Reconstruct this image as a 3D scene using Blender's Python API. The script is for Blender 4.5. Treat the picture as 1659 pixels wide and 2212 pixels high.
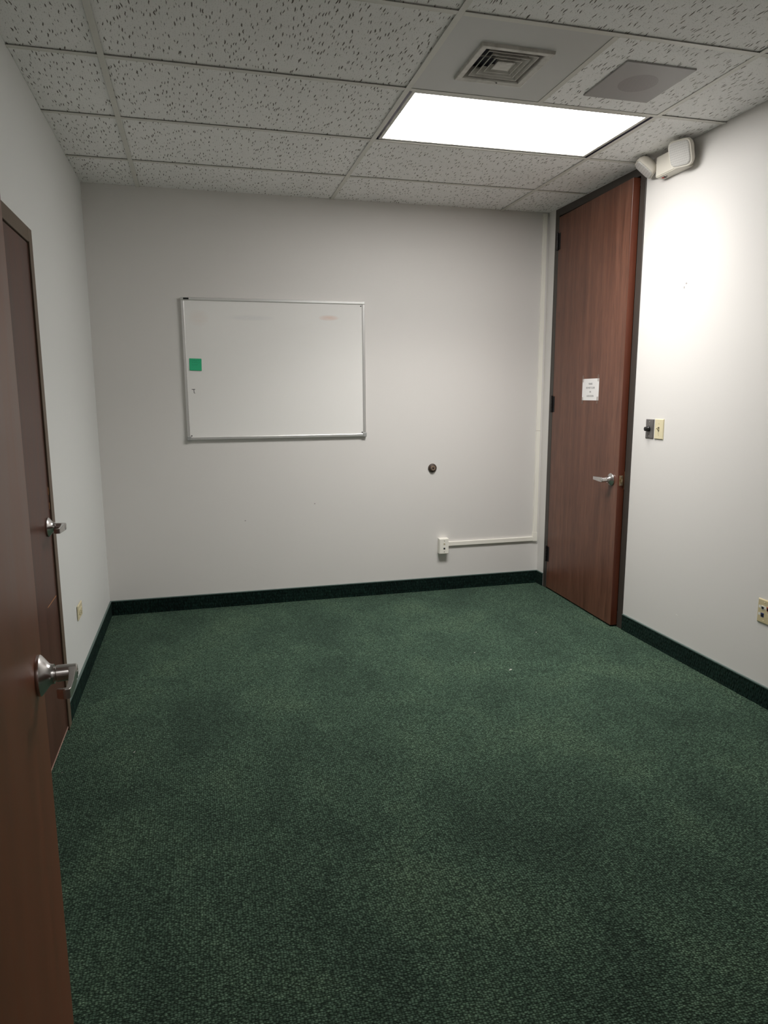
import bpy, bmesh, math, random
from mathutils import Vector, Matrix

# ------------------------------------------------------------------ clear
for o in list(bpy.data.objects):
    bpy.data.objects.remove(o, do_unlink=True)
SC = bpy.context.scene
COL = SC.collection
random.seed(7)

# ------------------------------------------------------------------ camera
IMG_W = 1659.0
cam_d = bpy.data.cameras.new('camera')
cam = bpy.data.objects.new('camera', cam_d)
COL.objects.link(cam)
RV = Vector((0.968478, -0.249050, -0.004941))
UV = Vector((0.045652, 0.157957, 0.986390))
FV = Vector((0.244880, 0.955523, -0.164348))
CAM_Z = 1.4554
cam.matrix_world = Matrix(((RV.x, UV.x, -FV.x, 0.0), (RV.y, UV.y, -FV.y, 0.0),
                           (RV.z, UV.z, -FV.z, CAM_Z), (0, 0, 0, 1)))
cam_d.sensor_fit = 'HORIZONTAL'
cam_d.sensor_width = 36.0
cam_d.lens = 1490.6 / IMG_W * 36.0
cam_d.shift_x = 17.889 / IMG_W
cam_d.shift_y = -5.262 / IMG_W
cam_d.clip_start = 0.02
SC.camera = cam

# ------------------------------------------------------------------ world, exposure
w = bpy.data.worlds.new('world'); SC.world = w
w.use_nodes = True
w.node_tree.nodes['Background'].inputs[0].default_value = (0.5, 0.5, 0.5, 1)
w.node_tree.nodes['Background'].inputs[1].default_value = 0.0
SC.view_settings.view_transform = 'Standard'
SC.view_settings.look = 'None'
SC.view_settings.gamma = 1.0
SC.view_settings.use_curve_mapping = False
SC.view_settings.exposure = 0.22
LAMP = 13.0          # troffer lens radiance
LAMP_W = 17.5       # downward beam of the troffer's prismatic lens, watts
LAMP_SPREAD = 120.0 # beam angle, degrees
HALL_FILL = 5.0          # radiance of the added hallway fill light

# ------------------------------------------------------------------ room dimensions (metres)
XL, XR, YF, YN, H = -0.620, 2.517, 4.762, 0.531, 2.729
T1, R1, U, V2 = -0.2906, 4.2584, 1.2192, 0.6096
T2, T3, TM = T1 + U, T1 + 2 * U, T1 + 1.5 * U
WT = 0.12

# ================================================================== materials
def mat(name, col=(0.8, 0.8, 0.8), rough=0.5, metal=0.0, spec=0.5):
    m = bpy.data.materials.new(name); m.use_nodes = True
    b = m.node_tree.nodes['Principled BSDF']
    b.inputs['Base Color'].default_value = (*col, 1)
    b.inputs['Roughness'].default_value = rough
    b.inputs['Metallic'].default_value = metal
    b.inputs['Specular IOR Level'].default_value = spec
    return m

class N:
    """tiny node helper"""
    def __init__(s, m):
        s.t = m.node_tree; s.b = s.t.nodes['Principled BSDF']
    def n(s, kind, **kw):
        x = s.t.nodes.new(kind)
        for k, v in kw.items():
            if k.startswith('i_'):
                key = k[2:]
                key = int(key) if key.isdigit() else key.replace('_', ' ')
                x.inputs[key].default_value = v
            else:
                setattr(x, k, v)
        return x
    def l(s, a, b): s.t.links.new(a, b)
    def pos(s, scale=(1, 1, 1), obj=False, rot=(0, 0, 0)):
        src = s.n('ShaderNodeTexCoord').outputs['Object'] if obj else s.n('ShaderNodeNewGeometry').outputs['Position']
        mp = s.n('ShaderNodeMapping')
        mp.inputs['Scale'].default_value = scale
        mp.inputs['Rotation'].default_value = rot
        s.l(src, mp.inputs['Vector'])
        return mp.outputs['Vector']
    def noise(s, vec, scale, detail=3, rough=0.5, dist=0.0):
        x = s.n('ShaderNodeTexNoise'); s.l(vec, x.inputs['Vector'])
        x.inputs['Scale'].default_value = scale; x.inputs['Detail'].default_value = detail
        x.inputs['Roughness'].default_value = rough; x.inputs['Distortion'].default_value = dist
        return x
    def ramp(s, fac, stops):
        r = s.n('ShaderNodeValToRGB'); s.l(fac, r.inputs['Fac'])
        e = r.color_ramp.elements
        while len(e) < len(stops): e.new(0.5)
        for el, (p, c) in zip(e, stops):
            el.position = p; el.color = (*c, 1) if len(c) == 3 else c
        return r.outputs['Color']
    def math(s, op, a, b=None, clamp=False):
        x = s.n('ShaderNodeMath', operation=op); x.use_clamp = clamp
        for i, v in enumerate((a, b)):
            if v is None: continue
            if isinstance(v, (int, float)): x.inputs[i].default_value = v
            else: s.l(v, x.inputs[i])
        return x.outputs[0]
    def mix(s, fac, a, b, mode='MIX'):
        x = s.n('ShaderNodeMix', data_type='RGBA', blend_type=mode)
        for sock, v in ((x.inputs[0], fac), (x.inputs[6], a), (x.inputs[7], b)):
            if isinstance(v, (int, float)): sock.default_value = v
            elif isinstance(v, tuple): sock.default_value = (*v, 1)
            else: s.l(v, sock)
        return x.outputs[2]
    def bump(s, h, strength=0.3, dist=0.002):
        x = s.n('ShaderNodeBump'); s.l(h, x.inputs['Height'])
        x.inputs['Strength'].default_value = strength; x.inputs['Distance'].default_value = dist
        s.l(x.outputs['Normal'], s.b.inputs['Normal'])
    def col(s, c): s.l(c, s.b.inputs['Base Color'])
    def rough(s, c): s.l(c, s.b.inputs['Roughness'])

def paint(name, col):
    m = mat(name, col, 0.55, spec=0.35); n = N(m)
    p = n.pos()
    big = n.noise(p, 1.3, 2)
    c = n.mix(n.math('MULTIPLY', big.outputs['Fac'], 0.12), col, tuple(x * 0.9 for x in col))
    n.col(c)
    fine = n.noise(p, 260, 2)
    n.bump(fine.outputs['Fac'], 0.10, 0.0015)
    return m

M = {}
M['wall'] = paint('wall_paint', (0.776, 0.752, 0.727))
M['wall_cool_tint'] = paint('wall_paint_cool_light', (0.785, 0.795, 0.78))  # cool tint of the light on this wall put into its colour

def carpet(name, c0, c1, scale, ribs=False):
    m = mat(name, c0, 0.95, spec=0.1); n = N(m)
    b = n.b
    b.inputs['Sheen Weight'].default_value = 0.02 if ribs else 0.10
    b.inputs['Sheen Roughness'].default_value = 0.5
    b.inputs['Sheen Tint'].default_value = (0.5, 0.8, 0.62, 1)
    p = n.pos((0.85, 1.15, 1)) if not ribs else n.pos((1, 1, 0.35))
    vo = n.n('ShaderNodeTexVoronoi', feature='F1'); vo.inputs['Scale'].default_value = scale
    vo.inputs['Randomness'].default_value = 0.62
    n.l(p, vo.inputs['Vector'])
    dome = n.math('SUBTRACT', 1.0, n.math('MULTIPLY', vo.outputs['Distance'], 1.25), clamp=True)
    fib = n.noise(p, scale * 3.2, 2, 0.6)
    h = n.math('ADD', dome, n.math('MULTIPLY', fib.outputs['Fac'], 0.45))
    lo = 0.55 if ribs else 0.25
    base = n.ramp(n.math('MULTIPLY', h, 0.8), [(0.34, tuple(x * lo for x in c0)), (0.62, c0), (0.92, c1)])  # gaps between loops darkened, loop tops paled: shading put into the colour
    # single yarn loops differ a little, a few catch pale fibres
    sepc = n.n('ShaderNodeSeparateColor'); n.l(vo.outputs['Color'], sepc.inputs[0])
    base = n.mix(1.0, base, n.ramp(sepc.outputs[0], [(0.0, (0.62, 0.62, 0.62)), (0.8, (1.12, 1.12, 1.1)), (1.0, (1.5, 1.45, 1.4))]), 'MULTIPLY')
    fl = n.noise(p, scale * 1.9, 2)
    base = n.mix(n.ramp(fl.outputs['Fac'], [(0.60, (0, 0, 0)), (0.80, (0.6, 0.6, 0.6))]), base, tuple(x * 1.8 for x in c1))
    # trodden and brushed pile in soft patches
    pp = n.pos((1.0, 0.8, 1))
    pt = n.noise(pp, 2.3, 5, 0.6, 0.5)
    pc = n.ramp(pt.outputs['Fac'], [(0.34, (0.72, 0.72, 0.74)), (0.52, (1.0, 1.0, 1.0)), (0.68, (1.34, 1.26, 1.20))])
    n.col(n.mix(1.0, base, pc, 'MULTIPLY'))
    n.bump(h, 1.0, 0.007)
    return m
M['carpet'] = carpet('green_carpet', (0.090, 0.158, 0.108), (0.155, 0.240, 0.175), 150)
M['carpet_base'] = carpet('green_carpet_base', (0.009, 0.027, 0.022), (0.020, 0.046, 0.038), 130, True)
M['binding'] = mat('green_binding', (0.10, 0.15, 0.135), 0.45)

def tile_mat():
    m = mat('fissured_tile', (0.8, 0.8, 0.78), 0.9, spec=0.15); n = N(m)
    p = n.pos()
    d = n.noise(p, 26, 2)
    dv = n.n('ShaderNodeVectorMath', operation='MULTIPLY_ADD')
    n.l(d.outputs['Color'], dv.inputs[0]); dv.inputs[1].default_value = (0.016, 0.02, 0); n.l(p, dv.inputs[2])
    mp = n.n('ShaderNodeMapping'); n.l(dv.outputs[0], mp.inputs['Vector'])
    mp.inputs['Scale'].default_value = (94, 14, 1); mp.inputs['Rotation'].default_value = (0, 0, 0.18)
    vo = n.n('ShaderNodeTexVoronoi', feature='F1', voronoi_dimensions='2D'); n.l(mp.outputs[0], vo.inputs['Vector'])
    vo.inputs['Scale'].default_value = 1.0
    sep = n.n('ShaderNodeSeparateColor'); n.l(vo.outputs['Color'], sep.inputs[0])
    keep = n.math('GREATER_THAN', sep.outputs[0], 0.28)
    rad = n.math('MULTIPLY_ADD', sep.outputs[1], 0.17)
    rad.node.inputs[2].default_value = 0.10
    diff = n.math('SUBTRACT', rad, vo.outputs['Distance'])
    fis = n.math('MULTIPLY', n.math('MULTIPLY', diff, 9.0, clamp=True), keep, clamp=True)
    # pin holes
    v2 = n.n('ShaderNodeTexVoronoi', feature='F1', voronoi_dimensions='2D'); n.l(p, v2.inputs['Vector'])
    v2.inputs['Scale'].default_value = 105
    s2 = n.n('ShaderNodeSeparateColor'); n.l(v2.outputs['Color'], s2.inputs[0])
    pin = n.math('MULTIPLY', n.math('LESS_THAN', v2.outputs['Distance'], 0.15), n.math('GREATER_THAN', s2.outputs[0], 0.5))
    hole = n.math('MAXIMUM', fis, n.math('MULTIPLY', pin, 0.35))
    big = n.noise(p, 2.2, 2)
    base = n.ramp(big.outputs['Fac'], [(0.3, (0.91, 0.90, 0.885)), (0.7, (0.94, 0.93, 0.915))])
    n.col(n.mix(hole, base, (0.18, 0.16, 0.14)))  # fissures and pin holes coloured dark for the shade inside them
    fine = n.noise(p, 420, 2)
    hh = n.math('SUBTRACT', n.math('MULTIPLY', fine.outputs['Fac'], 0.25), hole)
    n.bump(hh, 0.7, 0.003)
    return m
M['tile'] = tile_mat()
M['tee'] = mat('tee_enamel', (0.70, 0.685, 0.63), 0.45)
M['plenum'] = mat('plenum_deck', (0.25, 0.25, 0.25), 0.9)

def wood(name, dark, mid, light, grain=1.0, rough=0.38, pores=0.5):
    m = mat(name, mid, rough, spec=0.45); n = N(m)
    p = n.pos((1, 1, 0.055), obj=True)
    d = n.noise(n.pos((1, 1, 0.35), obj=True), 4.0, 3)
    dv = n.n('ShaderNodeVectorMath', operation='MULTIPLY_ADD')
    n.l(d.outputs['Color'], dv.inputs[0]); dv.inputs[1].default_value = (0.06, 0.06, 0.02); n.l(p, dv.inputs[2])
    a = n.noise(dv.outputs[0], 22 * grain, 6, 0.62)
    c = n.ramp(a.outputs['Fac'], [(0.30, dark), (0.50, mid), (0.72, light)])
    pr = n.noise(n.pos((1, 1, 0.03), obj=True), 210, 2)
    pf = n.ramp(pr.outputs['Fac'], [(0.36, (pores, pores, pores)), (0.46, (0, 0, 0))])
    c = n.mix(pf, c, tuple(x * 0.55 for x in dark))
    n.col(c)
    rr = n.math('MULTIPLY_ADD', a.outputs['Fac'], 0.16); rr.node.inputs[2].default_value = rough - 0.08
    n.rough(rr)
    n.bump(n.math('SUBTRACT', 1.0, pf), 0.08, 0.0006)
    return m
M['wood_right'] = wood('door_wood_walnut', (0.098, 0.038, 0.023), (0.142, 0.058, 0.036), (0.195, 0.086, 0.054), 1.0, 0.36, 0.55)
M['wood_edge'] = wood('door_wood_edge', (0.10, 0.026, 0.012), (0.125, 0.032, 0.015), (0.15, 0.042, 0.020), 1.3, 0.4, 0.1)
M['wood_left'] = wood('door_wood_dark', (0.060, 0.024, 0.016), (0.090, 0.037, 0.026), (0.125, 0.056, 0.041), 0.6, 0.36, 0.2)
M['wood_left'].node_tree.nodes['Principled BSDF'].inputs['Specular IOR Level'].default_value = 0.28
M['wood_entry'] = wood('door_wood_birch', (0.165, 0.054, 0.026), (0.20, 0.066, 0.032), (0.235, 0.080, 0.040), 0.5, 0.36, 0.05)
M['frame_dark'] = mat('frame_bronze_dark', (0.050, 0.041, 0.035), 0.45)
M['frame_brown'] = mat('frame_bronze_brown', (0.135, 0.098, 0.068), 0.5, spec=0.3)
M['chrome'] = mat('satin_chrome', (0.62, 0.60, 0.59), 0.27, 1.0)
M['brass'] = mat('worn_brass', (0.55, 0.42, 0.26), 0.35, 1.0)
M['black_metal'] = mat('black_hinge_metal', (0.018, 0.016, 0.016), 0.4, 0.3)
M['pale_strip'] = mat('pale_edge_strip', (0.42, 0.27, 0.22), 0.7)  # pale strip along the foot of the leaf
M['scratch'] = mat('raw_wood_scratch', (0.42, 0.20, 0.09), 0.8)
M['alu'] = mat('brushed_aluminium', (0.78, 0.775, 0.76), 0.34, 0.75)
M['alu_dark'] = mat('grey_plastic_corner', (0.36, 0.36, 0.35), 0.5)
M['black'] = mat('black_plastic', (0.012, 0.012, 0.012), 0.35)
M['ink'] = mat('black_ink', (0.02, 0.02, 0.02), 0.6)
M['paper'] = mat('white_paper', (0.80, 0.78, 0.77), 0.6)
M['note'] = mat('green_note_paper', (0.03, 0.50, 0.24), 0.75)
M['note_ink'] = mat('note_ink', (0.012, 0.16, 0.085), 0.75)
M['ivory'] = mat('ivory_plastic', (0.93, 0.90, 0.82), 0.4)
M['cream'] = mat('cream_plastic', (0.74, 0.66, 0.44), 0.4)
M['tan'] = mat('tan_plastic', (0.60, 0.51, 0.31), 0.4)
M['offwhite'] = mat('offwhite_plastic', (0.74, 0.70, 0.62), 0.42)
M['white_jack'] = mat('white_jack', (0.8, 0.79, 0.75), 0.4)
M['red_jack'] = mat('red_jack', (0.35, 0.03, 0.03), 0.4)
M['blue_jack'] = mat('blue_jack', (0.02, 0.03, 0.16), 0.4)
M['steel_plate'] = mat('grey_steel_plate', (0.19, 0.18, 0.175), 0.42, 0.55)
M['screw'] = mat('screw_steel', (0.6, 0.58, 0.55), 0.3, 1.0)
M['bumper'] = mat('brown_rubber_bumper', (0.055, 0.036, 0.024), 0.4)
M['bumper_core'] = mat('bumper_core_tan', (0.20, 0.14, 0.10), 0.5)
M['red'] = mat('red_lamp', (0.5, 0.05, 0.03), 0.4)
M['enamel'] = mat('grey_white_enamel', (0.60, 0.595, 0.58), 0.4)
M['enamel_cream'] = mat('diffuser_enamel', (0.66, 0.635, 0.59), 0.42)
M['speaker'] = mat('grey_speaker_enamel', (0.40, 0.385, 0.38), 0.5)
M['gap_shade'] = mat('fixture_gap_shade', (0.02, 0.017, 0.03), 0.6)  # near-black stands in for shade in the fixture gap and duct
M['lint'] = mat('white_lint', (0.7, 0.68, 0.64), 0.8)
M['scuff'] = mat('wall_scuff', (0.36, 0.34, 0.32), 0.7)
M['spackle'] = mat('wall_chip', (0.78, 0.76, 0.73), 0.7)

def dusty(m, base, dirt, scale=14):
    n = N(m); a = n.noise(n.pos(), scale, 5, 0.6)
    n.col(n.mix(n.ramp(a.outputs['Fac'], [(0.45, (0, 0, 0)), (0.75, (0.8, 0.8, 0.8))]), base, dirt))
dusty(M['enamel_cream'], (0.68, 0.655, 0.61), (0.42, 0.39, 0.35), 20)

def mesh_disc():
    m = mat('perforated_grille', (0.36, 0.33, 0.325), 0.5); n = N(m)
    vo = n.n('ShaderNodeTexVoronoi', feature='F1', voronoi_dimensions='2D'); n.l(n.pos(), vo.inputs['Vector'])
    vo.inputs['Scale'].default_value = 240; vo.inputs['Randomness'].default_value = 0.0
    h = n.math('LESS_THAN', vo.outputs['Distance'], 0.33)
    n.col(n.mix(h, (0.40, 0.375, 0.37), (0.17, 0.145, 0.145)))
    return m
M['perf'] = mesh_disc()

def board_mat():
    m = mat('whiteboard_enamel', (0.80, 0.79, 0.77), 0.22, spec=0.5); n = N(m)
    tc = n.n('ShaderNodeTexCoord'); sep = n.n('ShaderNodeSeparateXYZ'); n.l(tc.outputs['Object'], sep.inputs[0])
    def blob(cx, cz, sx, sz):
        dx = n.math('POWER', n.math('MULTIPLY', n.math('SUBTRACT', sep.outputs[0], cx), 1 / sx), 2.0)
        dx = n.math('ADD', dx, n.math('POWER', n.math('MULTIPLY', n.math('SUBTRACT', sep.outputs[2], cz), 1 / sz), 2.0))
        return n.math('SUBTRACT', 1.0, dx, clamp=True)
    nz = n.noise(n.pos((6, 1, 22), obj=True), 3, 3).outputs['Fac']
    c = (0.90, 0.885, 0.86)
    # dry-erase ghosts: red top right, faint orange top left, faint blue in the middle
    c = n.mix(n.math('MULTIPLY', blob(0.355, 0.345, 0.075, 0.020), n.math('MULTIPLY', nz, 0.75)), c, (0.75, 0.42, 0.30))
    c = n.mix(n.math('MULTIPLY', blob(-0.50, 0.33, 0.07, 0.06), n.math('MULTIPLY', nz, 0.22)), c, (0.78, 0.52, 0.36))
    c = n.mix(n.math('MULTIPLY', blob(-0.17, 0.335, 0.17, 0.02), n.math('MULTIPLY', nz, 0.3)), c, (0.52, 0.55, 0.62))
    n.col(c)
    return m
M['board'] = board_mat()

def lens_mat(name, strength, col):
    m = bpy.data.materials.new(name); m.use_nodes = True
    b = m.node_tree.nodes['Principled BSDF']
    b.inputs['Base Color'].default_value = (0.85, 0.85, 0.83, 1)
    b.inputs['Roughness'].default_value = 0.4
    b.inputs['Emission Color'].default_value = (*col, 1)
    b.inputs['Emission Strength'].default_value = strength
    return m
M['lens'] = lens_mat('lit_acrylic_lens', LAMP, (1.0, 0.98, 0.95))
M['lens_fill'] = lens_mat('hall_fill_lens', HALL_FILL, (1.0, 0.98, 0.95))

def head_lens():
    m = mat('ribbed_clear_lens', (0.62, 0.60, 0.57), 0.18, spec=0.6); n = N(m)
    sep = n.n('ShaderNodeSeparateXYZ'); tc = n.n('ShaderNodeTexCoord'); n.l(tc.outputs['Object'], sep.inputs[0])
    s1 = n.math('SINE', n.math('MULTIPLY', sep.outputs[2], 620.0))
    s2 = n.math('SINE', n.math('MULTIPLY', sep.outputs[1], 620.0))
    h = n.math('ADD', s1, n.math('MULTIPLY', s2, 0.5))
    n.col(n.ramp(n.math('MULTIPLY_ADD', h, 0.3), [(0.0, (0.54, 0.525, 0.50)), (0.6, (0.66, 0.645, 0.62))]))
    n.bump(h, 0.12, 0.001)
    return m
M['head_lens'] = head_lens()

# ================================================================== geometry helpers
def BM(): return bmesh.new()

def add_box(bm, x0, x1, y0, y1, z0, z1, bev=0.0, seg=2):
    r = bmesh.ops.create_cube(bm, size=1.0)
    vs = r['verts']
    for v in vs:
        v.co = Vector((x0 + (v.co.x + .5) * (x1 - x0), y0 + (v.co.y + .5) * (y1 - y0), z0 + (v.co.z + .5) * (z1 - z0)))
    if bev > 0:
        es = list({e for v in vs for e in v.link_edges})
        bmesh.ops.bevel(bm, geom=es, offset=bev, segments=seg, affect='EDGES', profile=0.5)
    return bm

def box(x0, x1, y0, y1, z0, z1, bev=0.0, seg=2):
    return add_box(BM(), x0, x1, y0, y1, z0, z1, bev, seg)

def add_lathe(bm, profile, origin, axis, seg=40):
    """profile: list of (radius, distance along axis)"""
    axis = Vector(axis).normalized()
    a = axis.orthogonal().normalized(); b = axis.cross(a)
    o = Vector(origin); rings = []
    for r, d in profile:
        c = o + axis * d
        if r < 1e-6: rings.append([bm.verts.new(c)])
        else: rings.append([bm.verts.new(c + (a * math.cos(t) + b * math.sin(t)) * r)
                            for t in [2 * math.pi * i / seg for i in range(seg)]])
    for p, q in zip(rings, rings[1:]):
        for i in range(seg):
            j = (i + 1) % seg
            f = []
            if len(p) == 1 and len(q) == 1: continue
            if len(p) == 1: f = [p[0], q[j], q[i]]
            elif len(q) == 1: f = [p[i], p[j], q[0]]
            else: f = [p[i], p[j], q[j], q[i]]
            bm.faces.new(f)
    for rr in (rings[0], rings[-1]):
        if len(rr) > 2: bm.faces.new(rr)
    bmesh.ops.recalc_face_normals(bm, faces=bm.faces)
    return bm

def add_loft(bm, rings, caps=True, closed=True):
    vr = [[bm.verts.new(p) for p in r] for r in rings]
    n = len(vr[0])
    for p, q in zip(vr, vr[1:]):
        for i in range(n if closed else n - 1):
            j = (i + 1) % n
            bm.faces.new([p[i], p[j], q[j], q[i]])
    if caps:
        bm.faces.new(vr[0]); bm.faces.new(vr[-1])
    bmesh.ops.recalc_face_normals(bm, faces=bm.faces)
    return bm

def add_quad(bm, pts):
    bm.faces.new([bm.verts.new(Vector(p)) for p in pts]); return bm

def link(name, bm, material, parent=None, world=True, smooth=False):
    me = bpy.data.meshes.new(name)
    if parent is not None and world:
        bmesh.ops.transform(bm, matrix=WM(parent).inverted(), verts=bm.verts)
    bm.to_mesh(me); bm.free()
    me.materials.append(M[material] if isinstance(material, str) else material)
    o = bpy.data.objects.new(name, me); COL.objects.link(o)
    if parent is not None: o.parent = parent
    if smooth:
        for p in me.polygons: p.use_smooth = True
        try: me.set_sharp_from_angle(angle=math.radians(38))
        except Exception: pass
    return o

def WM(o):
    m = o.matrix_basis.copy()
    while o.parent is not None:
        o = o.parent; m = o.matrix_basis @ m
    return m

def tag(o, label=None, cat=None, group=None, kind=None):
    if label: o['label'] = label
    if cat: o['category'] = cat
    if group: o['group'] = group
    if kind: o['kind'] = kind
    return o

def empty(name, loc, rot=(0, 0, 0), **kw):
    o = bpy.data.objects.new(name, None); COL.objects.link(o)
    o.location = loc; o.rotation_euler = rot; o.empty_display_size = 0.05
    return tag(o, **kw)

def copy_obj(o, parent=None, loc=None):
    c = o.copy(); COL.objects.link(c); c.parent = parent if parent else o.parent
    if loc is not None: c.location = loc
    return c

# ================================================================== SETTING
# ---- floor
fl = link('floor', box(-2.3, 2.70, -1.75, YF + WT, -0.05, 0.0), 'carpet')
tag(fl, 'dark green tufted carpet covering the whole floor', 'floor', kind='structure')

# ---- walls
bm = BM()
add_box(bm, XL - WT, XR + WT, YF, YF + WT, 0, H + 0.12)
wf = tag(link('wall_far', bm, 'wall'), 'warm grey painted wall behind the whiteboard', 'wall', kind='structure')

RO0, RO1, ROZ = 3.665, 4.612, 2.70         # rough opening in right wall
bm = BM()
add_box(bm, XR, XR + WT, YN - WT, RO0, 0, H + 0.12)
add_box(bm, XR, XR + WT, RO1, YF, 0, H + 0.12)
add_box(bm, XR, XR + WT, RO0, RO1, ROZ, H + 0.12)
wr = tag(link('wall_right', bm, 'wall'), 'warm grey painted wall holding the full-height brown door', 'wall', kind='structure')

LO0, LO1, LOZ = 2.16, 3.11, 2.075
bm = BM()
add_box(bm, XL - WT, XL, YN - WT, LO0, 0, H + 0.12)
add_box(bm, XL - WT, XL, LO1, YF, 0, H + 0.12)
add_box(bm, XL - WT, XL, LO0, LO1, LOZ, H + 0.12)
wl = tag(link('wall_left', bm, 'wall_cool_tint'), 'pale grey wall with the closed dark door, cool light painted into its colour', 'wall', kind='structure')

DX0, DX1, DZ = -0.295, 0.655, 2.69           # entry doorway in the near wall
bm = BM()
add_box(bm, XL, DX0, YN - WT, YN, 0, H + 0.12)
add_box(bm, DX1, XR, YN - WT, YN, 0, H + 0.12)
add_box(bm, DX0, DX1, YN - WT, YN, DZ, H + 0.12)
wn = tag(link('wall_near', bm, 'wall'), 'painted wall around the entry doorway', 'wall', kind='structure')

# ---- hallway shell on the other side of the doorway
tag(link('wall_hall_back', box(-2.3, 2.70, -1.75, -1.63, 0, H + 0.12), 'wall'), 'painted hallway wall facing the entry doorway', 'wall', kind='structure')
tag(link('wall_hall_left', box(-2.42, -2.3, -1.75, YN - WT, 0, H + 0.12), 'wall'), 'painted wall closing the hallway beside the dark door end', 'wall', kind='structure')
tag(link('wall_hall_right', box(2.70, 2.82, -1.75, YN - WT, 0, H + 0.12), 'wall'), 'painted wall closing the hallway on the brown door end', 'wall', kind='structure')
tag(link('wall_hall_front', box(-2.3, XL - WT, YN - WT, YN - 0.02, 0, H + 0.12), 'wall'), 'painted hallway wall beside the entry doorway', 'wall', kind='structure')
tag(link('ceiling_hall', box(-2.3, 2.70, -1.63, YN - WT, H, H + 0.05), 'tee'), 'plain white ceiling over the hallway', 'ceiling', kind='structure')

# ---- ceiling: deck above, with tees and tiles as parts
ce = tag(link('ceiling', box(XL, XR, YN, YF, H + 0.16, H + 0.20), 'plenum'),
         'suspended ceiling of white fissured tiles in a metal grid', 'ceiling', kind='structure')
FT = 0.0018        # flange thickness
HW = 0.012         # half flange width
ZB = H             # flange underside
rows = [R1 - i * V2 for i in range(7)]               # cross tee lines
def tee_profile(bm, along, a0, a1, c):
    if along == 'y':
        add_box(bm, c - HW, c + HW, a0, a1, ZB, ZB + FT, 0.0004, 1)
        add_box(bm, c - 0.002, c + 0.002, a0, a1, ZB + FT, ZB + 0.036)
    else:
        add_box(bm, a0, a1, c - HW, c + HW, ZB, ZB + FT, 0.0004, 1)
        add_box(bm, a0, a1, c - 0.002, c + 0.002, ZB + FT, ZB + 0.036)
    return bm
for x in (T1, T2, T3):
    link('main_runner', tee_profile(BM(), 'y', YN, YF, x), 'tee', ce)
cols = [(XL, T1), (T1, T2), (T2, T3), (T3, XR)]
for y in rows:
    if y < YN + 0.05: continue
    for a, b in cols:
        link('cross_tee', tee_profile(BM(), 'x', a + (HW if a != XL else 0), b - (HW if b != XR else 0), y), 'tee', ce)
r3, r4 = rows[2], rows[3]
link('cross_tee', tee_profile(BM(), 'y', r4 + HW, r3 - HW, TM), 'tee', ce)

ybands = [(rows[0], YF)] + [(rows[i + 1], rows[i]) for i in range(6)]
ybands = [(max(a, YN), b) for a, b in ybands if b > YN + 0.05] + [(YN, rows[6])]
ybands = sorted({(round(a, 4), round(b, 4)) for a, b in ybands})
rt = random.Random(3)
for (a, b) in ybands:
    for ci, (x0, x1) in enumerate(cols):
        if ci == 2 and abs(a - rows[2]) < 0.01: continue       # light fixture
        if ci == 2 and abs(a - rows[3]) < 0.01: continue       # air panel + speaker tile
        gx0 = x0 + (0.004 if x0 != XL else 0.0005); gx1 = x1 - (0.004 if x1 != XR else 0.0005)
        gy0 = a + (0.004 if a > YN + 0.01 else 0.0005); gy1 = b - (0.004 if b < YF - 0.01 else 0.0005)
        dz = rt.uniform(0.0022, 0.0048)
        link('ceiling_tile', box(gx0, gx1, gy0, gy1, ZB + FT + dz, ZB + FT + dz + 0.015, 0.0012, 1), 'tile', ce)
# tile holding the loudspeaker
link('ceiling_tile', box(TM + 0.004, T3 - 0.004, r4 + 0.004, r3 - 0.004, ZB + FT + 0.001, ZB + FT + 0.016, 0.0012, 1), 'tile', ce)

# ---- baseboards (carpet strip with bound top edge)
BH = 0.101
def baseboard(name, x0, x1, y0, y1, lab, segs=None):
    b = BM(); t = BM()
    for (a0, a1, c0, c1) in (segs or [(x0, x1, y0, y1)]):
        add_box(b, a0, a1, c0, c1, 0.0, BH - 0.006)
        e = 0.0012
        add_box(t, a0 - e, a1 + e, c0 - e, c1 + e, BH - 0.006, BH, 0.0008, 1)
    o = link(name, b, 'carpet_base'); tag(o, lab, 'baseboard', kind='structure')
    link('edge_binding', t, 'binding', o, world=False)
    return o
baseboard('baseboard_far', XL + 0.0013, XR - 0.0013, YF - 0.009, YF - 0.0013, 'dark green carpet baseboard under the whiteboard wall')
baseboard('baseboard_left', 0, 0, 0, 0, 'dark green carpet baseboard along the cool-tinted grey wall',
          [(XL + 0.0013, XL + 0.009, 3.168, YF - 0.0104), (XL + 0.0013, XL + 0.009, YN + 0.01, 2.10)])
baseboard('baseboard_right', 0, 0, 0, 0, 'dark green carpet baseboard running up to the full-height brown door',
          [(XR - 0.009, XR - 0.0013, YN + 0.01, 3.620), (XR - 0.009, XR - 0.0013, 4.662, YF - 0.0104)])

# ---- small wall marks (children of the walls)
def mark(name, wall, c, sx, sz, m, axis):
    b = BM()
    pts = []
    for i in range(8):
        t = 2 * math.pi * i / 8
        r = 0.8 + 0.4 * rt.random()
        if axis == 'y': pts.append((c[0] + math.cos(t) * sx * r, c[1], c[2] + math.sin(t) * sz * r))
        else: pts.append((c[0], c[1] + math.cos(t) * sx * r, c[2] + math.sin(t) * sz * r))
    off = Vector((0, -0.0008, 0)) if axis == 'y' else Vector((-0.0008, 0, 0))
    add_loft(b, [[Vector(p) for p in pts], [Vector(p) + off for p in pts]])
    link(name, b, m, wall, world=False)
mark('wall_chip', wf, (0.777, YF, 0.699), 0.004, 0.004, 'scuff', 'y')
mark('wall_chip', wf, (0.291, YF, 0.601), 0.006, 0.003, 'scuff', 'y')
mark('wall_chip', wf, (1.83, YF, 0.150), 0.008, 0.003, 'spackle', 'y')
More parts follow.
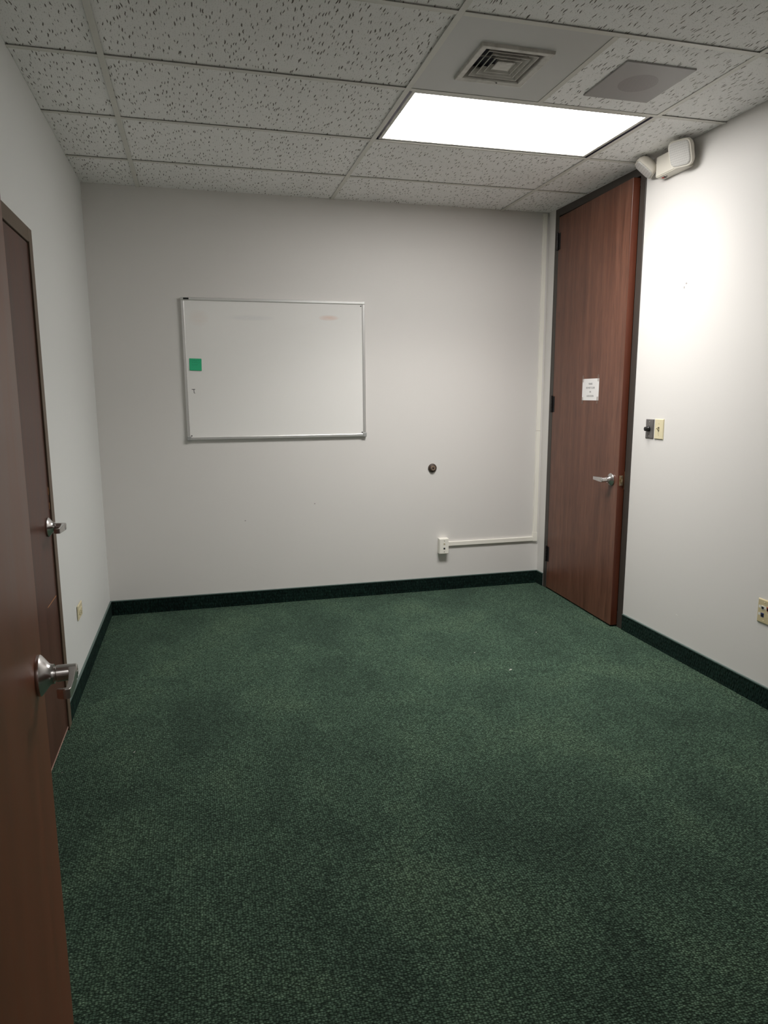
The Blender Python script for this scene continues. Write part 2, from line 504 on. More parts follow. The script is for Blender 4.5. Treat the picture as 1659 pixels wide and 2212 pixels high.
mark('wall_chip', wf, (2.06, YF, 0.168), 0.004, 0.003, 'spackle', 'y')
mark('wall_scuff', wr, (XR, 3.237, 2.0226), 0.006, 0.005, 'scuff', 'x')
mark('wall_scuff', wr, (XR, 3.253, 2.004), 0.004, 0.007, 'scuff', 'x')
mark('wall_scuff', wr, (XR, 3.14, 0.245), 0.010, 0.003, 'spackle', 'x')

# ================================================================== DOORS
def lever(parent, B, n, d, side=1):
    """rosette, barrel and lever; B base point on the door face, n out of the door, d lever direction (local to parent)"""
    B = Vector(B); n = Vector(n).normalized(); d = Vector(d).normalized(); z = Vector((0, 0, 1))
    ro = BM()
    add_lathe(ro, [(0.0385, 0.0), (0.0395, 0.002), (0.0395, 0.006), (0.037, 0.009), (0.028, 0.016), (0.0205, 0.022), (0.019, 0.026),
                   (0.0188, 0.030), (0.0, 0.030)], B, n, 48)
    rz = link('handle_rosette', ro, 'chrome', parent, world=False, smooth=True)
    ba = BM()
    add_lathe(ba, [(0.0, 0.0295), (0.0145, 0.0295), (0.0145, 0.0325), (0.0162, 0.034), (0.0155, 0.060), (0.0150, 0.069), (0.013, 0.0705), (0.0, 0.0705)], B, n, 40)
    link('handle_barrel', ba, 'chrome', rz, world=False, smooth=True)
    lv = BM()
    # flat lever blade, tapering, then a return towards the door
    def ring(s, n0, n1, h):
        return [B + d * s + n * n0 + z * h, B + d * s + n * n1 + z * h, B + d * s + n * n1 - z * h, B + d * s + n * n0 - z * h]
    add_loft(lv, [ring(0.010, 0.055, 0.0695, 0.0145), ring(0.030, 0.0585, 0.0700, 0.0135), ring(0.070, 0.0600, 0.0695, 0.0110),
                  ring(0.102, 0.0585, 0.0675, 0.0098), ring(0.108, 0.0560, 0.0650, 0.0095)])
    rr = []
    for s, nn, th, h in ((0.1035, 0.0645, 0.0055, 0.0095), (0.1045, 0.056, 0.0046, 0.0096), (0.1030, 0.049, 0.0036, 0.0094), (0.101, 0.043, 0.0022, 0.0090)):
        c = B + d * s + n * nn
        rr.append([c - d * th + z * h, c + d * th + z * h, c + d * th - z * h, c - d * th - z * h])
    add_loft(lv, rr)
    bmesh.ops.bevel(lv, geom=list(lv.edges), offset=0.0012, segments=2, affect='EDGES')
    link('handle_lever', lv, 'chrome', rz, world=False)
    key = BM(); add_lathe(key, [(0.006, 0.0700), (0.006, 0.0716), (0.0, 0.0716)], B, n, 20)
    link('key_cylinder', key, 'screw', rz, world=False, smooth=True)
    return rz

# ---- right door: full height, a finger's width ajar, hinged by the far corner
FP = 0.006                                     # frame projection from the wall
tr1 = BM()
FY0, FY1 = 3.627, 4.650
JW = 0.050
xs0, xs1 = XR - FP, XR + WT + 0.006
add_box(tr1, xs0, XR + 0.075, FY0, FY0 + JW, 0, H - 0.002, 0.0015, 1)
add_box(tr1, xs0, XR + 0.075, FY1 - JW, FY1, 0, H - 0.002, 0.0015, 1)
add_box(tr1, xs0, XR + 0.075, FY0 + JW, FY1 - JW, H - 0.052, H - 0.002, 0.0015, 1)
add_box(tr1, XR + 0.046, XR + 0.075, FY0 + JW, FY0 + JW + 0.016, 0, H - 0.052)
add_box(tr1, XR + 0.046, XR + 0.075, FY1 - JW - 0.016, FY1 - JW, 0, H - 0.052)
add_box(tr1, XR + 0.046, XR + 0.075, FY0 + JW, FY1 - JW, H - 0.068, H - 0.052)
t1 = tag(link('trim_1', tr1, 'frame_dark'), 'dark bronze metal frame around the full-height brown door', 'door frame', kind='structure')
st = BM(); add_box(st, xs0 - 0.0012, XR + 0.03, FY0 + JW - 0.0004, FY0 + JW + 0.0014, 0.875, 0.985, 0.0006, 1)
link('strike_plate', st, 'brass', t1)

AJ = math.radians(2.55)
HYP = FY1 - JW - 0.003                        # hinge line y
d1 = empty('door_1', (xs0, HYP, 0.0), (0, 0, -AJ), label='full-height dark brown wooden door with a taped paper sign, slightly ajar', cat='door', kind='structure')
# local frame: leaf runs along -y from the hinge, its room face at x = 0, thickness +x
LW, LH, LT = 0.912, 2.668, 0.044
leaf = link('door_leaf', box(0.0, LT, -LW, 0.0, 0.010, LH, 0.0015, 1), 'wood_right', d1, world=False)
link('edge_band', box(0.0012, LT - 0.0012, -LW - 0.0012, -LW + 0.0004, 0.011, LH - 0.001), 'wood_edge', leaf, world=False)
for hz in (2.505, 1.380, 0.266):
    hb = BM()
    for k in range(5):
        z0 = hz - 0.057 + k * 0.0228
        add_lathe(hb, [(0.0, 0.0), (0.0075, 0.0), (0.0075, 0.0220), (0.0, 0.0220)], (-0.0075, 0.004, z0), (0, 0, 1), 16)
    add_lathe(hb, [(0.0, 0.0), (0.005, 0.0), (0.0062, 0.004), (0.0, 0.006)], (-0.0075, 0.004, hz + 0.057), (0, 0, 1), 16)
    hg = link('hinge', hb, 'black_metal', d1, world=False, smooth=True)
    link('hinge_plate', box(-0.0014, 0.001, -0.030, 0.002, hz - 0.056, hz + 0.056, 0.0004, 1), 'black_metal', hg, world=False)
lever(d1, (0.0, -LW + 0.072, 0.929), (-1, 0, 0), (0, 1, 0))
lp = link('latch_plate', box(0.009, 0.035, -LW - 0.0028, -LW - 0.0008, 0.898, 0.960, 0.0005, 1), 'brass', d1, world=False)
lb = BM(); add_box(lb, 0.014, 0.030, -LW - 0.0125, -LW - 0.0025, 0.919, 0.939, 0.002, 2)
link('latch_bolt', lb, 'brass', lp, world=False)
for z in (0.904, 0.954):
    s = BM(); add_lathe(s, [(0.003, 0), (0.0032, 0.0012), (0, 0.0016)], (0.022, -LW - 0.0028, z), (0, -1, 0), 14)
    link('screw', s, 'screw', lp, world=False)
scr = BM(); add_quad(scr, [(-0.0006, -LW + 0.10, 2.20), (-0.0006, -LW + 0.1022, 2.20), (-0.0006, -LW + 0.098, 2.335), (-0.0006, -LW + 0.0968, 2.335)])

# ---- left door: closed
P2 = 0.012
tr2 = BM()
y0, y1, zt = 2.105, 3.160, 2.112
for a, b in ((y0, y0 + 0.058), (y1 - 0.064, y1)):
    add_box(tr2, XL - 0.06, XL + P2, a, b, 0, zt, 0.0015, 1)
add_box(tr2, XL - 0.06, XL + P2, y0 + 0.058, y1 - 0.064, zt - 0.058, zt, 0.0015, 1)
add_box(tr2, XL - 0.06, XL - 0.048, y1 - 0.074, y1 - 0.058, 0, zt - 0.058)
add_box(tr2, XL - 0.06, XL - 0.048, y0 + 0.058, y0 + 0.074, 0, zt - 0.058)
# thin bead proud of the face, as on pressed metal frames
add_box(tr2, XL + P2 - 0.002, XL + P2 + 0.0015, y1 - 0.0645, y1 - 0.0605, 0, zt - 0.055, 0.0005, 1)
t2 = tag(link('trim_2', tr2, 'frame_brown'), 'brown metal frame around the closed dark door', 'door frame', kind='structure')
LY1 = y1 - 0.066
d2 = empty('door_2', (XL + 0.007, LY1, 0.0), label='closed dark brown wooden door with a light scratch below its lever', cat='door', kind='structure')
leaf2 = link('door_leaf', box(-0.044, 0.0, -0.925, 0.0, 0.012, zt - 0.062, 0.0015, 1), 'wood_left', d2, world=False)
link('bottom_edge', box(-0.0435, 0.0016, -0.925, 0.0, 0.0125, 0.0185, 0.0004, 1), 'pale_strip', leaf2, world=False)
sc = BM()
add_loft(sc, [[Vector((0.0, -0.022, 0.6235)), Vector((0.0012, -0.022, 0.6235)), Vector((0.0012, -0.022, 0.6185)), Vector((0.0, -0.022, 0.6185))],
              [Vector((0.0, -0.192, 0.6205)), Vector((0.0012, -0.192, 0.6205)), Vector((0.0012, -0.192, 0.619)), Vector((0.0, -0.192, 0.619))]])
link('scratch', sc, 'scratch', leaf2, world=False)
ch = BM()
for z, h in ((1.00, 0.018), (1.052, 0.03), (0.99, 0.008), (0.26, 0.01)):
    add_box(ch, -0.001, 0.0012, -0.007, -0.001, z, z + h)
link('edge_chips', ch, 'scratch', leaf2, world=False)
lever(d2, (0.0, -0.074, 0.927), (1, 0, 0), (0, -1, 0))

# ---- entry door: open beside the camera, hinged on the near wall
TH = math.radians(-5.0)
dv = Vector((math.sin(TH), math.cos(TH), 0)); nv = Vector((math.cos(TH), -math.sin(TH), 0))
Bp = Vector((-0.3178, 1.3718, 0.928))
hinge_pt = Bp - dv * (0.914 - 0.072); hinge_pt.z = 0
d3 = empty('door_3', hinge_pt, (0, math.radians(0.0), -TH), label='open reddish brown wooden door with a satin lever, folded back beside the entry', cat='door', kind='structure')
# local frame: leaf along +y, visible face at x = 0, thickness to -x
leaf3 = link('door_leaf', box(-0.044, 0.0, 0.0, 0.914, 0.010, 2.668, 0.002, 2), 'wood_entry', d3, world=False)
link('edge_band', box(-0.0428, -0.0012, 0.9136, 0.9152, 0.011, 2.667), 'wood_edge', leaf3, world=False)
lever(d3, (0.0, 0.842, 0.928), (1, 0, 0), (0, -1, 0))
lp = link('latch_plate', box(-0.035, -0.009, 0.9148, 0.9168, 0.898, 0.960, 0.0005, 1), 'brass', d3, world=False)
link('latch_bolt', box(-0.030, -0.014, 0.9164, 0.9265, 0.919, 0.939, 0.002, 2), 'brass', lp, world=False)
for hz in (2.45, 1.36, 0.266):
    hb = BM(); add_lathe(hb, [(0.0, 0.0), (0.0075, 0.0), (0.0075, 0.114), (0.0, 0.114)], (-0.050, -0.001, hz - 0.057), (0, 0, 1), 16)
    link('hinge', hb, 'black_metal', d3, world=False, smooth=True)
tr3 = BM()
add_box(tr3, DX0 - 0.050, DX0, YN - WT - 0.006, YN + 0.006, 0, H - 0.002)
add_box(tr3, DX1, DX1 + 0.050, YN - WT - 0.006, YN + 0.006, 0, H - 0.002)
add_box(tr3, DX0, DX1, YN - WT - 0.006, YN + 0.006, DZ - 0.012, H - 0.002)
tag(link('trim_3', tr3, 'frame_brown'), 'brown metal frame of the entry doorway', 'door frame', kind='structure')

# ================================================================== CEILING THINGS
# ---- lit troffer
lx0, lx1, ly0, ly1 = T2 + HW, T3 - HW, rows[2] + HW, rows[1] - HW
cxl, cyl = (lx0 + lx1) / 2, (ly0 + ly1) / 2
lf = empty('light_fixture', (cxl, cyl, H), label='lit rectangular fluorescent fixture with a white lens set in the ceiling', cat='light')
hb = BM()
zt_ = H + 0.10
e = 0.004
add_box(hb, lx0 - e, lx1 + e, ly0 - e, ly1 + e, zt_ - 0.004, zt_)
add_box(hb, lx0 - e, lx0 - e + 0.003, ly0 - e, ly1 + e, H + 0.004, zt_ - 0.004)
add_box(hb, lx1 + e - 0.003, lx1 + e, ly0 - e, ly1 + e, H + 0.004, zt_ - 0.004)
add_box(hb, lx0 - e + 0.003, lx1 + e - 0.003, ly0 - e, ly0 - e + 0.003, H + 0.004, zt_ - 0.004)
add_box(hb, lx0 - e + 0.003, lx1 + e - 0.003, ly1 + e - 0.003, ly1 + e, H + 0.004, zt_ - 0.004)
link('housing', hb, 'gap_shade', lf)
g = 0.014
fx0, fx1, fy0, fy1 = lx0 + g, lx1 - g, ly0 + 0.004, ly1 - 0.003
fr = BM(); fwid = 0.017
zf0, zf1 = H + 0.003, H + 0.022
add_box(fr, fx0, fx0 + fwid, fy0, fy1, zf0, zf1, 0.001, 1)
add_box(fr, fx1 - fwid, fx1, fy0, fy1, zf0, zf1, 0.001, 1)
add_box(fr, fx0 + fwid, fx1 - fwid, fy0, fy0 + fwid, zf0, zf1, 0.001, 1)
add_box(fr, fx0 + fwid, fx1 - fwid, fy1 - fwid, fy1, zf0, zf1, 0.001, 1)
link('door_frame', fr, 'enamel_cream', lf)
link('lens', box(fx0 + fwid - 0.002, fx1 - fwid + 0.002, fy0 + fwid - 0.002, fy1 - fwid + 0.002, H + 0.0045, H + 0.0075), 'lens', lf)

al = bpy.data.lights.new('lamp_beam', 'AREA'); al.shape = 'RECTANGLE'
al.size = fx1 - fx0 - 2 * fwid - 0.01; al.size_y = fy1 - fy0 - 2 * fwid - 0.01
al.energy = LAMP_W; al.spread = math.radians(LAMP_SPREAD); al.color = (1.0, 0.98, 0.95)
alo = bpy.data.objects.new('lamp_beam', al); COL.objects.link(alo); alo.parent = lf
alo.location = (0, 0, 0.0040)

# ---- fill light added behind the camera, unseen, shaped as a hallway troffer
hx0, hx1, hy0, hy1 = -0.2, 1.0, -1.3, -0.7
hl = empty('hall_fill_light', ((hx0 + hx1) / 2, (hy0 + hy1) / 2, H), label='added unseen fill light on the hallway ceiling', cat='light')
b = BM()
add_box(b, hx0, hx0 + 0.03, hy0, hy1, H - 0.03, H); add_box(b, hx1 - 0.03, hx1, hy0, hy1, H - 0.03, H)
add_box(b, hx0 + .03, hx1 - .03, hy0, hy0 + 0.03, H - 0.03, H); add_box(b, hx0 + .03, hx1 - .03, hy1 - 0.03, hy1, H - 0.03, H)
link('frame', b, 'enamel', hl)
link('lens', box(hx0 + 0.03, hx1 - 0.03, hy0 + 0.03, hy1 - 0.03, H - 0.02, H - 0.01), 'lens_fill', hl)

# ---- air diffuser in its lay-in panel
px0, px1, py0, py1 = T2 + 0.004, TM - 0.004, r4 + 0.004, r3 - 0.004
ax0, ax1, ay0, ay1 = 1.079, 1.377, 2.592, 2.894
acx, acy = (ax0 + ax1) / 2, (ay0 + ay1) / 2
ad = empty('air_diffuser', (acx, acy, H), label='square louvred air diffuser in a plain metal ceiling panel', cat='vent')
def sq(cx, cy, hw, z): return [Vector((cx - hw, cy - hw, z)), Vector((cx + hw, cy - hw, z)), Vector((cx + hw, cy + hw, z)), Vector((cx - hw, cy + hw, z))]
def frustum_shell(rings):
    b = add_loft(BM(), rings, caps=False); return b
pb = BM()
zp = H + FT + 0.0005
hole = 0.122
for (a, b_, c, d_) in ((px0, acx - hole, py0, py1), (acx + hole, px1, py0, py1), (acx - hole, acx + hole, py0, acy - hole), (acx - hole, acx + hole, acy + hole, py1)):
    add_box(pb, a, b_, c, d_, zp, zp + 0.0012)
link('panel', pb, 'enamel', ad)
hw = (ax1 - ax0) / 2
# outer rim: sloped lip, flat face, throat going up
rim = frustum_shell([sq(acx, acy, hw, zp), sq(acx, acy, hw - 0.002, zp - 0.011), sq(acx, acy, hw - 0.005, zp - 0.012), sq(acx, acy, 0.1225, zp - 0.009),
                     sq(acx, acy, 0.1195, zp - 0.005), sq(acx, acy, 0.115, zp + 0.035)])
link('rim', rim, 'enamel_cream', ad)
for o_, i_ in ((0.104, 0.086), (0.080, 0.062), (0.057, 0.039)):
    v = frustum_shell([sq(acx, acy, o_, zp - 0.007), sq(acx, acy, o_ - 0.0025, zp - 0.0072), sq(acx, acy, i_, zp + 0.016), sq(acx, acy, i_ + 0.0012, zp + 0.0165),
                       sq(acx, acy, o_ - 0.001, zp - 0.0055), sq(acx, acy, o_, zp - 0.007)])
    link('louver', v, 'enamel_cream', ad)
cp = BM(); add_loft(cp, [sq(acx, acy, 0.036, zp - 0.006), sq(acx, acy, 0.033, zp - 0.0075), sq(acx, acy, 0.020, zp + 0.02)])
link('center_plate', cp, 'enamel_cream', ad)
bar = BM()
add_box(bar, acx + 0.058, acx + 0.061, acy - 0.115, acy + 0.115, zp + 0.006, zp + 0.020)
add_box(bar, acx - 0.115, acx + 0.115, acy - 0.0015, acy + 0.0015, zp + 0.021, zp + 0.026)
link('support_bar', bar, 'enamel_cream', ad)
link('duct_box', box(acx - 0.118, acx + 0.118, acy - 0.118, acy + 0.118, zp + 0.040, zp + 0.10), 'gap_shade', ad)
sw = BM(); add_lathe(sw, [(0.0035, 0), (0.004, 0.0015), (0, 0.0028)], (acx + 0.03, ay1 - 0.022, zp - 0.0115), (0, 0, -1), 14)
link('screw', sw, 'black_metal', ad)

# ---- loudspeaker
sx0, sx1, sy0, sy1 = 1.682, 1.996, 2.589, 2.911
scx, scy = (sx0 + sx1) / 2, (sy0 + sy1) / 2
zs = H + FT + 0.0008
sp = empty('ceiling_speaker', (scx, scy, zs), label='flat square grey loudspeaker cover on a ceiling tile beside the diffuser', cat='speaker')
link('cover_plate', box(sx0, sx1, sy0, sy1, zs - 0.0065, zs, 0.0012, 1), 'speaker', sp)
b = BM(); add_lathe(b, [(0.0, 0.0), (0.080, 0.0), (0.080, 0.0003), (0.0, 0.0003)], (scx, scy, zs - 0.0064), (0, 0, -1), 56)
link('grille', b, 'perf', sp)

# ---- emergency light
em = empty('emergency_light', (XR, 3.355, 2.597), label='off-white twin-head emergency light mounted above the light switches', cat='emergency light')
ey0, ey1, ez0, ez1, ed = 3.240, 3.478, 2.597, 2.716, 0.058
def rect(x, a0, a1, c0, c1): return [Vector((x, a0, c0)), Vector((x, a1, c0)), Vector((x, a1, c1)), Vector((x, a0, c1))]
b = BM(); add_loft(b, [rect(XR, ey0, ey1, ez0, ez1), rect(XR - 0.012, ey0, ey1, ez0, ez1), rect(XR - ed, ey0 + 0.012, ey1 - 0.006, ez0 + 0.006, ez1 - 0.010)])
bmesh.ops.bevel(b, geom=list(b.edges), offset=0.004, segments=2, affect='EDGES')
link('housing', b, 'offwhite', em)
def head(center, n, roll, half, name):
    n = Vector(n).normalized(); z = Vector((0, 0, 1))
    t = z.cross(n).normalized(); u = n.cross(t).normalized()
    q = Matrix.Rotation(roll, 3, n)
    t = q @ t; u = q @ u
    c = Vector(center)
    def sec(d, h, p=5.0, k=36):
        pts = []
        for i in range(k):
            a = 2 * math.pi * i / k
            ca, sa = math.cos(a), math.sin(a)
            r = (abs(ca) ** p + abs(sa) ** p) ** (-1 / p)
            pts.append(c + n * d + (t * ca + u * sa) * (h * r))
        return pts
    body = add_loft(BM(), [sec(0.0, half), sec(-0.006, half * 1.03), sec(-0.018, half * 1.02), sec(-0.036, half * 0.90), sec(-0.050, half * 0.68, 3.5), sec(-0.058, half * 0.40, 2.5), sec(-0.061, half * 0.12, 2.0)])
    hd = link('lamp_head', body, 'offwhite', em, smooth=True)
    lens = add_loft(BM(), [sec(0.0, half * 0.90), sec(0.003, half * 0.885), sec(0.0055, half * 0.82), sec(0.0065, half * 0.4, 3.0)])
    link('lamp_lens', lens, 'head_lens', hd)
    return c, n
c1, n1 = head((2.432, 3.243, 2.653), (-0.90, -0.26, -0.36), math.radians(-4), 0.064, 'near')
c2, n2 = head((2.436, 3.545, 2.665), (-0.62, 0.28, -0.74), math.radians(0), 0.058, 'far')
nb = BM()
add_lathe(nb, [(0.0, 0), (0.012, 0), (0.012, 0.032), (0.0, 0.032)], (XR - ed - 0.004, 3.275, 2.655), Vector((1, 0.1, 0)), 18)
link('swivel_neck', nb, 'offwhite', em, smooth=True)
nb = BM()
add_lathe(nb, [(0.0, 0), (0.011, 0), (0.011, 0.05), (0.0, 0.05)], (2.470, 3.525, 2.674), Vector((0.15, -1, -0.1)), 18)
link('swivel_neck', nb, 'offwhite', em, smooth=True)
sw = BM(); add_box(sw, XR - 0.034, XR - 0.022, 3.430, 3.450, ez0 - 0.0015, ez0 + 0.004, 0.001, 1)
link('test_button', sw, 'red', em)
sw = BM(); add_box(sw, XR - 0.035, XR - 0.021, 3.424, 3.431, ez0 - 0.0025, ez0 + 0.004, 0.001, 1)
link('button_bezel', sw, 'black', em)
sw = BM(); add_lathe(sw, [(0.0025, -0.004), (0.0025, 0.001), (0, 0.002)], (XR - 0.03, 3.412, ez0), (0, 0, -1), 12)
link('indicator', sw, 'black', em)

# ================================================================== FAR WALL THINGS
# ---- whiteboard (hangs a touch out of square in its frame)
bx0, bx1, bz0, bz1 = -0.066, 1.147, 1.165, 2.080
bcx, bcz = (bx0 + bx1) / 2, (bz0 + bz1) / 2
wb = empty('whiteboard', (bcx, YF, bcz), (0, math.radians(-0.15), 0), label='aluminium framed whiteboard hung on the far wall', cat='whiteboard')
hwx, hwz = (bx1 - bx0) / 2, (bz1 - bz0) / 2
FW_ = 0.019
link('panel', box(-hwx + 0.006, hwx - 0.006, -0.016, -0.006, -hwz + 0.006, hwz - 0.006), 'board', wb, world=False)
def rail(a0, a1, c0, c1):
    return box(a0, a1, -0.023, -0.001, c0, c1, 0.003, 2)
link('frame_rail', rail(-hwx, hwx, hwz - FW_, hwz), 'alu', wb, world=False)
link('frame_rail', rail(-hwx, hwx, -hwz, -hwz + FW_), 'alu', wb, world=False)
link('frame_rail', rail(-hwx, -hwx + FW_, -hwz + FW_, hwz - FW_), 'alu', wb, world=False)
link('frame_rail', rail(hwx - FW_, hwx, -hwz + FW_, hwz - FW_), 'alu', wb, world=False)
for sx in (-1, 1):
    cx_ = sx * (hwx - 0.010)
    link('corner_clip', box(cx_ - 0.014, cx_ + 0.014, -0.027, -0.0015, -hwz - 0.003, -hwz + 0.026, 0.004, 2), 'alu_dark', wb, world=False)
    s = BM(); add_lathe(s, [(0.004, 0), (0.0042, 0.0015), (0, 0.0025)], (sx * (hwx - 0.027), -0.0160, -hwz + 0.028), (0, -1, 0), 16)
    link('screw', s, 'black_metal', wb, world=False)
s = BM(); add_lathe(s, [(0.004, 0), (0.0042, 0.0015), (0, 0.0025)], (hwx - 0.028, -0.0160, hwz - 0.031), (0, -1, 0), 16)
link('screw', s, 'black_metal', wb, world=False)
link('frame_tag', box(-hwx + 0.016, -hwx + 0.050, -0.0238, -0.0225, hwz - 0.015, hwz - 0.004), 'black', wb, world=False)
ik = BM()
mx, mz = -0.0128 - bcx, 1.4847 - bcz
add_box(ik, mx - 0.012, mx + 0.010, -0.0168, -0.0160, mz + 0.010, mz + 0.0135)
add_box(ik, mx + 0.000, mx + 0.0035, -0.0168, -0.0160, mz - 0.012, mz + 0.010)
add_box(ik, mx + 0.003, mx + 0.009, -0.0168, -0.0160, mz - 0.014, mz - 0.011)
link('ink_mark', ik, 'ink', wb, world=False)

# ---- sticky note
sn = empty('sticky_note', (0.0065, YF - 0.0163, 1.655), (0, math.radians(1.2), 0), label='small green sticky note with faint handwriting on the whiteboard', cat='note')
def curl(x0, x1, z0, z1, y, lift, sk=0.0):
    b = BM(); k = 6; R_ = []
    for i in range(k + 1):
        f = i / k; z = z1 + (z0 - z1) * f; yy = y - lift * f * f
        R_.append([Vector((x0 + sk * f, yy - 0.0003, z)), Vector((x1 + sk * f, yy - 0.0003, z)), Vector((x1 + sk * f, yy, z)), Vector((x0 + sk * f, yy, z))])
    return add_loft(b, R_)
link('sheet', curl(-0.036, 0.039, -0.0395, 0.0365, -0.0004, 0.003), 'note', sn, world=False)
link('sheet', curl(-0.038, 0.038, -0.0370, 0.0380, -0.0012, 0.004), 'note', sn, world=False)
hwm = BM(); rr_ = random.Random(5)
for zz, xa, xb in ((0.024, -0.024, 0.022), (0.012, -0.022, 0.024), (-0.003, -0.02, 0.012)):
    x = xa
    while x < xb:
        L_ = rr_.uniform(0.003, 0.007); h1 = rr_.uniform(-0.003, 0.003); h2 = rr_.uniform(-0.003, 0.003)
        f = (0.038 - zz) / 0.075; yy = -0.0012 - 0.004 * f * f - 0.0009
        add_loft(hwm, [[Vector((x, yy, zz + h1)), Vector((x, yy + .0006, zz + h1)), Vector((x, yy + .0006, zz + h1 + .0014)), Vector((x, yy, zz + h1 + .0014))],
                       [Vector((x + L_, yy, zz + h2)), Vector((x + L_, yy + .0006, zz + h2)), Vector((x + L_, yy + .0006, zz + h2 + .0014)), Vector((x + L_, yy, zz + h2 + .0014))]])
        x += L_ + rr_.choice((0.0005, 0.001, 0.0045))
link('handwriting', hwm, 'note_ink', sn, world=False)

# ---- wall bumper (door stop)
ds = empty('door_stop', (1.648, YF, 0.9245), label='round dark brown door stop bumper on the far wall', cat='door stop')
b = BM(); add_lathe(b, [(0.031, 0.0), (0.0325, 0.003), (0.0315, 0.008), (0.027, 0.013), (0.021, 0.016), (0.0, 0.016)], (0, 0, 0), (0, -1, 0), 48)
link('base', b, 'bumper', ds, world=False, smooth=True)
b = BM(); add_lathe(b, [(0.0185, 0.0155), (0.018, 0.022), (0.015, 0.0265), (0.0075, 0.0265), (0.0065, 0.023), (0.0, 0.0225)], (0, 0, 0), (0, -1, 0), 40)
link('rubber_ring', b, 'bumper_core', ds, world=False, smooth=True)
b = BM(); add_lathe(b, [(0.0062, 0.0226), (0.0055, 0.0242), (0.0, 0.0244)], (0, 0, 0), (0, -1, 0), 20)
link('screw', b, 'black_metal', ds, world=False, smooth=True)

# ---- surface phone box
jb = empty('phone_jack_box', (1.7325, YF, 0.343), label='ivory surface-mounted jack box at the end of the raceway', cat='outlet')
b = box(-0.0365, 0.0365, -0.036, 0.0, -0.058, 0.058, 0.003, 2); link('back_box', b, 'ivory', jb, world=False)
b = box(-0.0352, 0.0352, -0.0445, -0.0358, -0.0567, 0.0567, 0.0035, 2); pl = link('cover_plate', b, 'ivory', jb, world=False)
def jack(parent, x, z, y, m, w_=0.0075, name='jack'):
    j = link(name, box(x - w_ - 0.002, x + w_ + 0.002, y - 0.0012, y + 0.001, z - w_ - 0.002, z + w_ + 0.002, 0.0004, 1), m[0], parent, world=False)
    link('port', box(x - w_, x + w_, y - 0.0018, y, z - w_, z + w_ * 0.8), m[1], j, world=False)
jack(pl, 0.0, 0.0185, -0.0445, ('white_jack', 'tan'), 0.0052)
jack(pl, 0.0, -0.0155, -0.0445, ('white_jack', 'black'), 0.0065)
for z in (0.0415, -0.0405):
    s = BM(); add_lathe(s, [(0.0032, 0), (0.0032, 0.0008), (0, 0.0016)], (0, -0.0445, z), (0, -1, 0), 14); link('screw', s, 'screw', pl, world=False)

# ---- cable raceway
rc = empty('cable_raceway', (2.484, YF, 0.335), label='cream plastic cable raceway running along the wall and up the corner', cat='raceway')
def chan(x0, x1, z0, z1, d_=0.0145): return box(x0, x1, YF - d_, YF - 0.0005, z0, z1, 0.0025, 2)
link('channel', chan(1.7695, 2.466, 0.336, 0.3685), 'ivory', rc)
link('channel', chan(2.468, 2.4995, 0.402, 1.179), 'ivory', rc)
link('channel', chan(2.468, 2.4995, 1.1805, H - 0.001), 'ivory', rc)
b = BM(); add_box(b, 2.4655, 2.5015, YF - 0.0165, YF - 0.0005, 0.3335, 0.4035, 0.002, 2)
link('elbow_cover', b, 'ivory', rc)

# ================================================================== RIGHT WALL THINGS
def plate_r(name, y0, y1, z0, z1, m, lab, cat, t=0.006):
    o = empty(name, (XR, (y0 + y1) / 2, (z0 + z1) / 2), label=lab, cat=cat)
    b = BM(); hy, hz = (y1 - y0) / 2, (z1 - z0) / 2
    add_loft(b, [[Vector((0, s1 * hy, s2 * hz)) for s1, s2 in ((-1, -1), (1, -1), (1, 1), (-1, 1))],
                 [Vector((-t * .5, s1 * hy, s2 * hz)) for s1, s2 in ((-1, -1), (1, -1), (1, 1), (-1, 1))],
                 [Vector((-t, s1 * (hy - .004), s2 * (hz - .004))) for s1, s2 in ((-1, -1), (1, -1), (1, 1), (-1, 1))]])
    return o, link('cover_plate', b, m, o, world=False)
def scr_r(parent, y, z, x, m='screw', r=0.0033):
    s = BM(); add_lathe(s, [(r, 0), (r, 0.0008), (0, 0.0018)], (x, y, z), (-1, 0, 0), 16); link('screw', s, m, parent, world=False, smooth=True)
o, pl = plate_r('key_switch', 3.430, 3.502, 1.199, 1.3085, 'steel_plate', 'grey steel plate with a black knob beside the cream switch', 'switch')
b = BM(); add_lathe(b, [(0.0, 0), (0.015, 0), (0.0155, 0.010), (0.0125, 0.013), (0.012, 0.024), (0.0105, 0.026), (0, 0.026)], (-0.006, 0.004, 0.0), (-1, 0, 0), 28)
link('knob', b, 'black', o, world=False, smooth=True)
b = box(-0.034, -0.008, 0.000, 0.008, -0.012, 0.012, 0.002, 2); link('knob_grip', b, 'black', o, world=False)
scr_r(pl, 0, 0.0415, -0.006); scr_r(pl, 0, -0.0415, -0.006); scr_r(pl, 0, 0.024, -0.006, 'screw', 0.0018)
o, pl = plate_r('light_switch', 3.344, 3.421, 1.199, 1.3125, 'cream', 'cream toggle light switch with its lever down', 'switch')
link('toggle_slot', box(-0.0066, -0.005, -0.005, 0.005, -0.012, 0.012), 'black', pl, world=False)
b = BM()
add_loft(b, [[Vector((-0.006, -0.0042, 0.002)), Vector((-0.006, 0.0042, 0.002)), Vector((-0.006, 0.0042, -0.009)), Vector((-0.006, -0.0042, -0.009))],
             [Vector((-0.020, -0.0032, 0.012)), Vector((-0.020, 0.0032, 0.012)), Vector((-0.022, 0.0032, 0.006)), Vector((-0.022, -0.0032, 0.006))]])
link('toggle', b, 'cream', o, world=False)
o['label'] = 'cream toggle light switch beside the grey steel plate'
scr_r(pl, 0, 0.031, -0.006, 'tan', 0.003); scr_r(pl, 0, -0.031, -0.006, 'cream', 0.003)
